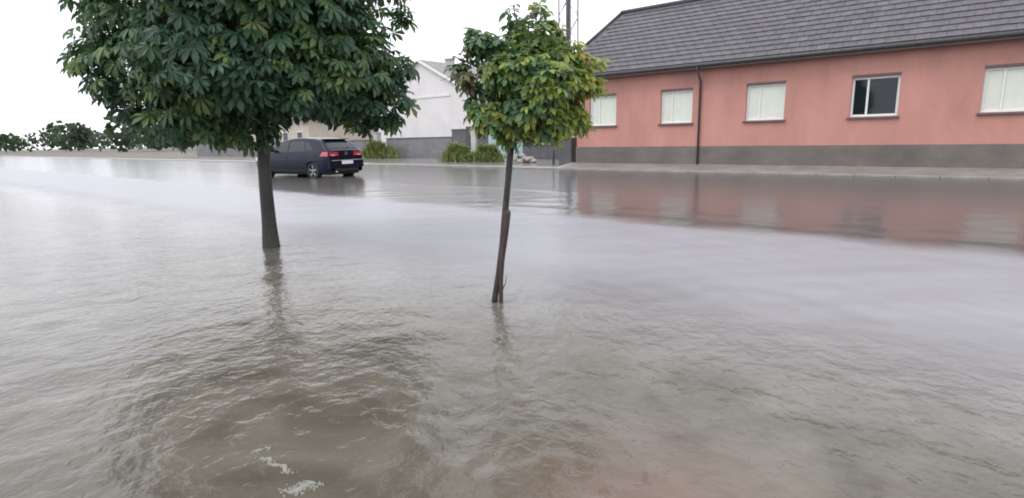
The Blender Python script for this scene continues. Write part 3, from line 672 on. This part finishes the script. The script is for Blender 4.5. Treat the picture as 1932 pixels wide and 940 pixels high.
leaf_tree('chestnut_tree', 'large dark green chestnut tree with thick trunk standing in the flooded verge', 
    [q_(.0, 0, -.12), q_(-.005, 0, .03), q_(-.01, 0, .3), q_(.0, 0, .8), q_(.015, 0, 1.3), q_(.02, 0, 1.9), q_(-.05, 0, 3.0), q_(0, 0, 4.6)],
    [.13, .106, .094, .084, .076, .074, .06, .02], br, lobes, q_(0, 0, 3.1), 11500, .172, leaf_proto(6, 1.0, .36, .38, 1.75),
    [(.052, .112, .072), (.07, .145, .073), (.105, .19, .075), (.14, .22, .08), (.18, .25, .09)], tint_big, BT, m_bark2, gen, 290, .010)

# --- young tree in the middle
BS = (-3.08, 3.44, -.1); gen = np.random.default_rng(5)
s_p = lambda a, d, z: tp(BS, a, d, z)
lobes = [(s_p(a, d, z), (ra, (ra+rz)*.5, rz)) for a, d, z, ra, rz in [(0.311, 0, 1.79, 0.36, 0.31), (0.021, 0, 2.0, 0.19, 0.17), (-0.069, -0.08, 2.08, 0.11, 0.11), (-0.219, 0, 1.87, 0.081, 0.11), (-0.279, 0.05, 2.0, 0.03, 0.02), (-0.149, 0.0, 1.78, 0.07, 0.07), (-0.109, 0, 1.61, 0.08, 0.1), (-0.009, -0.1, 1.52, 0.15, 0.12), (0.181, -0.05, 1.42, 0.15, 0.12), (0.441, -0.1, 1.46, 0.17, 0.11), (0.621, 0, 1.52, 0.12, 0.12), (0.711, 0.05, 1.46, 0.05, 0.08), (0.671, 0, 1.78, 0.15, 0.13), (0.811, 0, 1.75, 0.07, 0.06), (0.811, 0.05, 1.94, 0.08, 0.05), (0.561, 0, 1.98, 0.15, 0.13), (0.341, 0.05, 2.16, 0.17, 0.13), (0.171, 0, 2.25, 0.06, 0.07), (0.191, 0.05, 2.39, 0.02, 0.03), (0.411, 0.05, 2.36, 0.04, 0.07), (0.521, 0.05, 2.13, 0.09, 0.07), (0.141, -0.2, 1.85, 0.2, 0.16), (0.441, -0.25, 1.76, 0.2, 0.16), (0.301, -0.22, 1.6, 0.21, 0.12), (0.271, 0.28, 1.82, 0.34, 0.27)]]
def tint_small(p, fr, g):
    n = len(p); rel = p-np.array([BS[0], BS[1], 0]); a = rel @ RH; z = p[:, 2]
    gr = np.array([.15, .25, .09]); lg = np.array([.30, .36, .085]); br_ = np.array([.18, .165, .105]); og = np.array([.46, .32, .06]); dk = np.array([.085, .16, .085])
    k = .5+.5*np.sin(a*6+2*np.sin(z*5)+1.5*np.sin(rel[:, 0]*4)); t = gr+(dk-gr)*np.clip(1-k, 0, 1)[:, None]*.8
    u = g.uniform(size=n)
    pr_l = np.clip(.18+.62*np.clip((a-.20)/.5, 0, 1)+.25*(z < 1.55), 0, .8); t = np.where((u < pr_l)[:, None], lg, t)
    u = g.uniform(size=n); pr_b = np.clip(.5*np.clip((-a-.05)/.30, 0, 1)+.35*np.clip((z-2.1)/.4, 0, 1), 0, .75); t = np.where((u < pr_b)[:, None], br_, t)
    u = g.uniform(size=n); pr_o = .20*np.clip((a-.52)/.25, 0, 1)*(np.abs(z-1.85) < .25); t = np.where((u < pr_o)[:, None], og, t)
    return t*g.uniform(.8, 1.25, (n, 1))
tp_ = [s_p(a, 0, z) for a, z in [(-0.019, -0.06), (-0.009, 0.05), (0.021, 0.23), (0.061, 0.5), (0.091, 0.76), (0.121, 1.02), (0.141, 1.23), (0.181, 1.52), (0.251, 1.88), (0.311, 2.24)]]
br = [([s_p(*p) for p in b3], [.014, .010, .004]) for b3 in [[(0.171, 0, 1.46), (0.041, 0.0, 1.72), (-0.079, 0, 1.97)], [(0.181, 0, 1.48), (0.421, 0.0, 1.61), (0.661, 0, 1.76)], [(0.151, 0, 1.34), (0.071, -0.05, 1.41), (-0.009, -0.1, 1.5)], [(0.201, 0, 1.64), (0.381, 0.025, 1.82), (0.561, 0.05, 2.0)], [(0.161, 0, 1.35), (0.321, -0.05, 1.41), (0.461, -0.1, 1.49)], [(0.231, 0, 1.81), (0.191, 0.0, 1.98), (0.151, 0, 2.16)], [(0.181, 0, 1.54), (-0.019, 0.0, 1.67), (-0.219, 0, 1.81)], [(0.161, 0, 1.44), (0.241, -0.1, 1.57), (0.301, -0.2, 1.71)], [(0.171, 0, 1.48), (0.221, 0.11, 1.64), (0.271, 0.22, 1.83)], [(0.271, 0, 1.96), (0.341, 0.025, 2.12), (0.411, 0.05, 2.3)], [(0.221, 0, 1.81), (-0.039, 0.025, 1.88), (-0.299, 0.05, 2.0)], [(0.271, 0, 2.0), (0.231, 0.025, 2.16), (0.191, 0.05, 2.34)]]]
leaf_tree('young_street_tree', 'slender young tree with yellowing green crown on a thin leaning trunk', tp_,
    [.032, .026, .022, .023, .026, .026, .025, .022, .015, .006], br, lobes, s_p(.28, 0, 1.75), 2150, .10, leaf_proto(5, 1.0, .44, .34, 1.7),
    [(.085, .16, .085), (.15, .25, .09), (.30, .36, .085), (.18, .165, .105), (.46, .32, .06)], tint_small, BS, m_bark, gen, 270, .004)

# --- broken stake leaning on the young tree
q = MB(); pts = [np.array(s_p(a, -.025, z))-np.array(BS) for a, z in [(0.041, -0.06), (0.041, 0.05), (0.041, 0.19), (0.061, 0.41), (0.091, 0.59), (0.111, 0.76), (0.111, 0.78)]]
q.tube(pts, [.020, .019, .018, .021, .025, .031, .024], 9, jit=.16)
sk = tag(q.build('wooden_stake', m_wood, None, False), 'broken brown wooden stake bound against the thin leaning trunk', 'stake'); sk.location = BS
q = MB(); q.tube([np.array(s_p(a, -.035, z))-np.array(BS) for a, z in [(0.051, 0.11), (0.081, 0.17), (0.091, 0.24)]], [.006, .004, .002], 5)
q.build('splinter', m_wood, sk)

# --- weeds and shrubs along the far side
def blade_clump(name, label, cat, base, rx, ry, hz, n, cols, gen, wid=.035, group=None):
    a = gen.uniform(0, 2*math.pi, n); rr2 = np.minimum(1.25, np.abs(gen.normal(size=n))*.55); px_ = rr2*np.cos(a)*rx; py_ = rr2*np.sin(a)*ry
    hgt = hz*np.sqrt(np.clip(1-.75*rr2**2, .1, 1))*gen.uniform(.3, 1.0, n)*(1+.35*np.sin(px_*5+1)*np.sin(px_*2.3)); vs = []; fs = []; tn = []
    for i in range(n):
        d = gen.normal(size=2); d /= np.linalg.norm(d); ln = gen.uniform(.1, .5)*hgt[i]; w2 = wid*gen.uniform(.6, 1.5); sx, sy = -d[1]*w2, d[0]*w2; o = len(vs); z0 = hgt[i]*gen.uniform(0, .65)
        vs += [(px_[i]-sx*.5, py_[i]-sy*.5, z0), (px_[i]+sx*.5, py_[i]+sy*.5, z0), (px_[i]+d[0]*ln*.5+sx, py_[i]+d[1]*ln*.5+sy, z0+(hgt[i]-z0)*.65), (px_[i]+d[0]*ln*.5-sx, py_[i]+d[1]*ln*.5-sy, z0+(hgt[i]-z0)*.65), (px_[i]+d[0]*ln, py_[i]+d[1]*ln, hgt[i]*gen.uniform(.8, 1))]
        fs += [(o, o+1, o+2), (o, o+2, o+3), (o+3, o+2, o+4)]; c = np.array(cols[gen.integers(len(cols))])*gen.uniform(.8, 1.2); tn += [c]*5
    t = thing(name, label, cat, base, group)
    link('foliage', fast_mesh('foliage', np.array(vs), np.array(fs), m_leaf, False, np.array(tn)), t, kind='stuff')
    q = MB()
    for i in range(12): q.tube([(px_[i]*.5, py_[i]*.5, -.1), (px_[i]*.8, py_[i]*.8, hgt[i]*.8)], [.012, .004], 4)
    q.build('stems', m_bark, t, kind='stuff')
    return t
gen = np.random.default_rng(9)
yg = [(.21, .27, .085), (.17, .23, .07), (.26, .29, .11), (.14, .19, .06)]
gg = [(.16, .20, .065), (.11, .15, .05), (.21, .22, .075)]
blade_clump('weed_shrub', 'bushy yellow green weed clump growing left of the thin trunk', 'shrub', (-23.5, 23.4, .1), 1.3, .6, 1.12, 2600, yg, gen, .035)
blade_clump('weed_shrub', 'taller light green weed clump right behind the thin trunk', 'shrub', (-21.4, 23.6, .1), 1.15, .5, 1.05, 2000, yg[:2]+gg, gen, .035)
blade_clump('weed_shrub', 'olive green shrub at the left end of the low grey wall', 'shrub', (-35.2, 26.5, .1), 2.1, .6, 1.35, 2600, gg+yg[:1], gen, .04)
# rubble heap of pale stones by the garden wall
rb = thing('stone_heap', 'small heap of pale stones on the wet driveway by the utility pole', 'stones', (-18.8, 23.2, .1))
for i in range(26):
    a = rng.uniform(0, 6.28); d = rng.uniform(0, 1)**.6; rr2 = rng.uniform(.09, .2); q = MB(); n_ = 7
    prof = [(.001, -1), (.7, -.75), (1, -.1), (.85, .5), (.5, .85), (.001, 1)]
    for k in range(n_):
        for (pr, hh) in prof:
            an = 2*math.pi*k/n_; f_ = rr2*(1+.18*rng.normal()); q.v.append((pr*f_*math.cos(an)*1.3, pr*f_*math.sin(an), hh*rr2*.7))
    q.f += [(k*6+j, ((k+1) % n_)*6+j, ((k+1) % n_)*6+j+1, k*6+j+1) for k in range(n_) for j in range(5)]
    q.build('stone', m_stone, rb, False).location = (math.cos(a)*d*1.0, math.sin(a)*d*.4, .08+(1-d)*.38)

# --- foam floating in front of the viewer
def foam(label, a, d, n, rx, ry, ang):
    c = RH*a+FH*d; q = MB(); ca, sa = math.cos(ang), math.sin(ang)
    for i in range(n):
        x_, y_ = rng.normal()*rx*.5, rng.normal()*ry*.5; r_ = rng.uniform(.0012, .0055)
        x_, y_ = x_+.012*math.sin(y_*90+x_*40), y_+.010*math.sin(x_*70)
        o = np.array([x_*ca-y_*sa, x_*sa+y_*ca, .004]); vs = []; m2 = 8
        for k in range(m2):
            an = 2*math.pi*k/m2; f_ = r_*(1+.25*rng.normal()); vs += [o+[f_*math.cos(an)*1.3, f_*math.sin(an), -.012], o+[f_*.75*math.cos(an)*1.3, f_*.75*math.sin(an), r_*.12]]
        vs.append(o+[0, 0, r_*.16]); fs = [(2*k, 2*((k+1) % m2), 2*((k+1) % m2)+1, 2*k+1) for k in range(m2)]+[(2*k+1, 2*((k+1) % m2)+1, 2*m2) for k in range(m2)]
        q.add(vs, fs)
    o = q.build('foam', m_foam, None, True); o.location = (c[0], c[1], 0); o['label'] = label; o['kind'] = 'stuff'
va = math.atan2(RH[1], RH[0])
foam('tiny fleck of white foam farthest from the viewer at the water edge', -1.14, 2.33, 70, .03, .016, va)
foam('narrow streak of white foam between the fleck and the wide patch', -1.02, 2.20, 320, .11, .014, va-.6)
foam('wide white foam patch nearest the viewer on the brown water', -.86, 2.04, 380, .055, .03, va+.4)

# ---------------------------------------------------------------- far down the street
nb = thing('neighbour_house', 'distant beige house with brown hipped roof far along the street', 'house', (-58, 31, .1))
q = MB(); q.box(-6, 6, 0, 9, -.05, 3.6); q.build('wall', mat('beige_render', (.5, .45, .38), .8, .12, 1), nb)
q = MB(); q.add([(-6.5, -.5, 3.6), (6.5, -.5, 3.6), (6.5, 9.5, 3.6), (-6.5, 9.5, 3.6), (-2.5, 4.5, 6.6), (2.5, 4.5, 6.6)], [(0, 1, 5, 4), (1, 2, 5), (2, 3, 4, 5), (3, 0, 4), (3, 2, 1, 0)]); q.build('roof', mat('brown_roof', (.16, .10, .085), .6, .3, 3, .3, 20), nb)
for i in range(4):
    q = MB(); x_ = -4.6+i*2.8; q.box(x_, x_+1.1, -.04, -.002, 1.1, 2.4, .01); o = q.build('window', m_trim, nb); q = MB(); q.box(x_+.09, x_+1.01, -.055, -.041, 1.19, 2.31); q.build('pane', m_glass, o)
gen = np.random.default_rng(33)
vs = []; fs = []; tn = []
for i in range(120):
    x_ = gen.uniform(-330, -90); y_ = gen.uniform(45, 110) if x_ > -200 else gen.uniform(-30, 110); hh = gen.uniform(5, 10); n = 90
    d = nrm(gen.normal(size=(n, 3))); pp = np.array([x_, y_, hh*.55])+d*np.array([hh*.42, hh*.42, hh*.5])*gen.uniform(.5, 1, (n, 1)); c = np.array([.05, .085, .04])*gen.uniform(.7, 1.3)
    for p_ in pp:
        a_ = nrm(gen.normal(size=(2, 3)))*hh*.10; o = len(vs); vs += [p_-a_[0], p_+a_[1], p_+a_[0], p_-a_[1]]; fs += [(o, o+1, o+2), (o, o+2, o+3)]; tn += [c*gen.uniform(.8, 1.2)]*4
link('treeline', fast_mesh('treeline', np.array(vs), np.array(fs), m_leaf, False, np.array(tn)), kind='stuff')
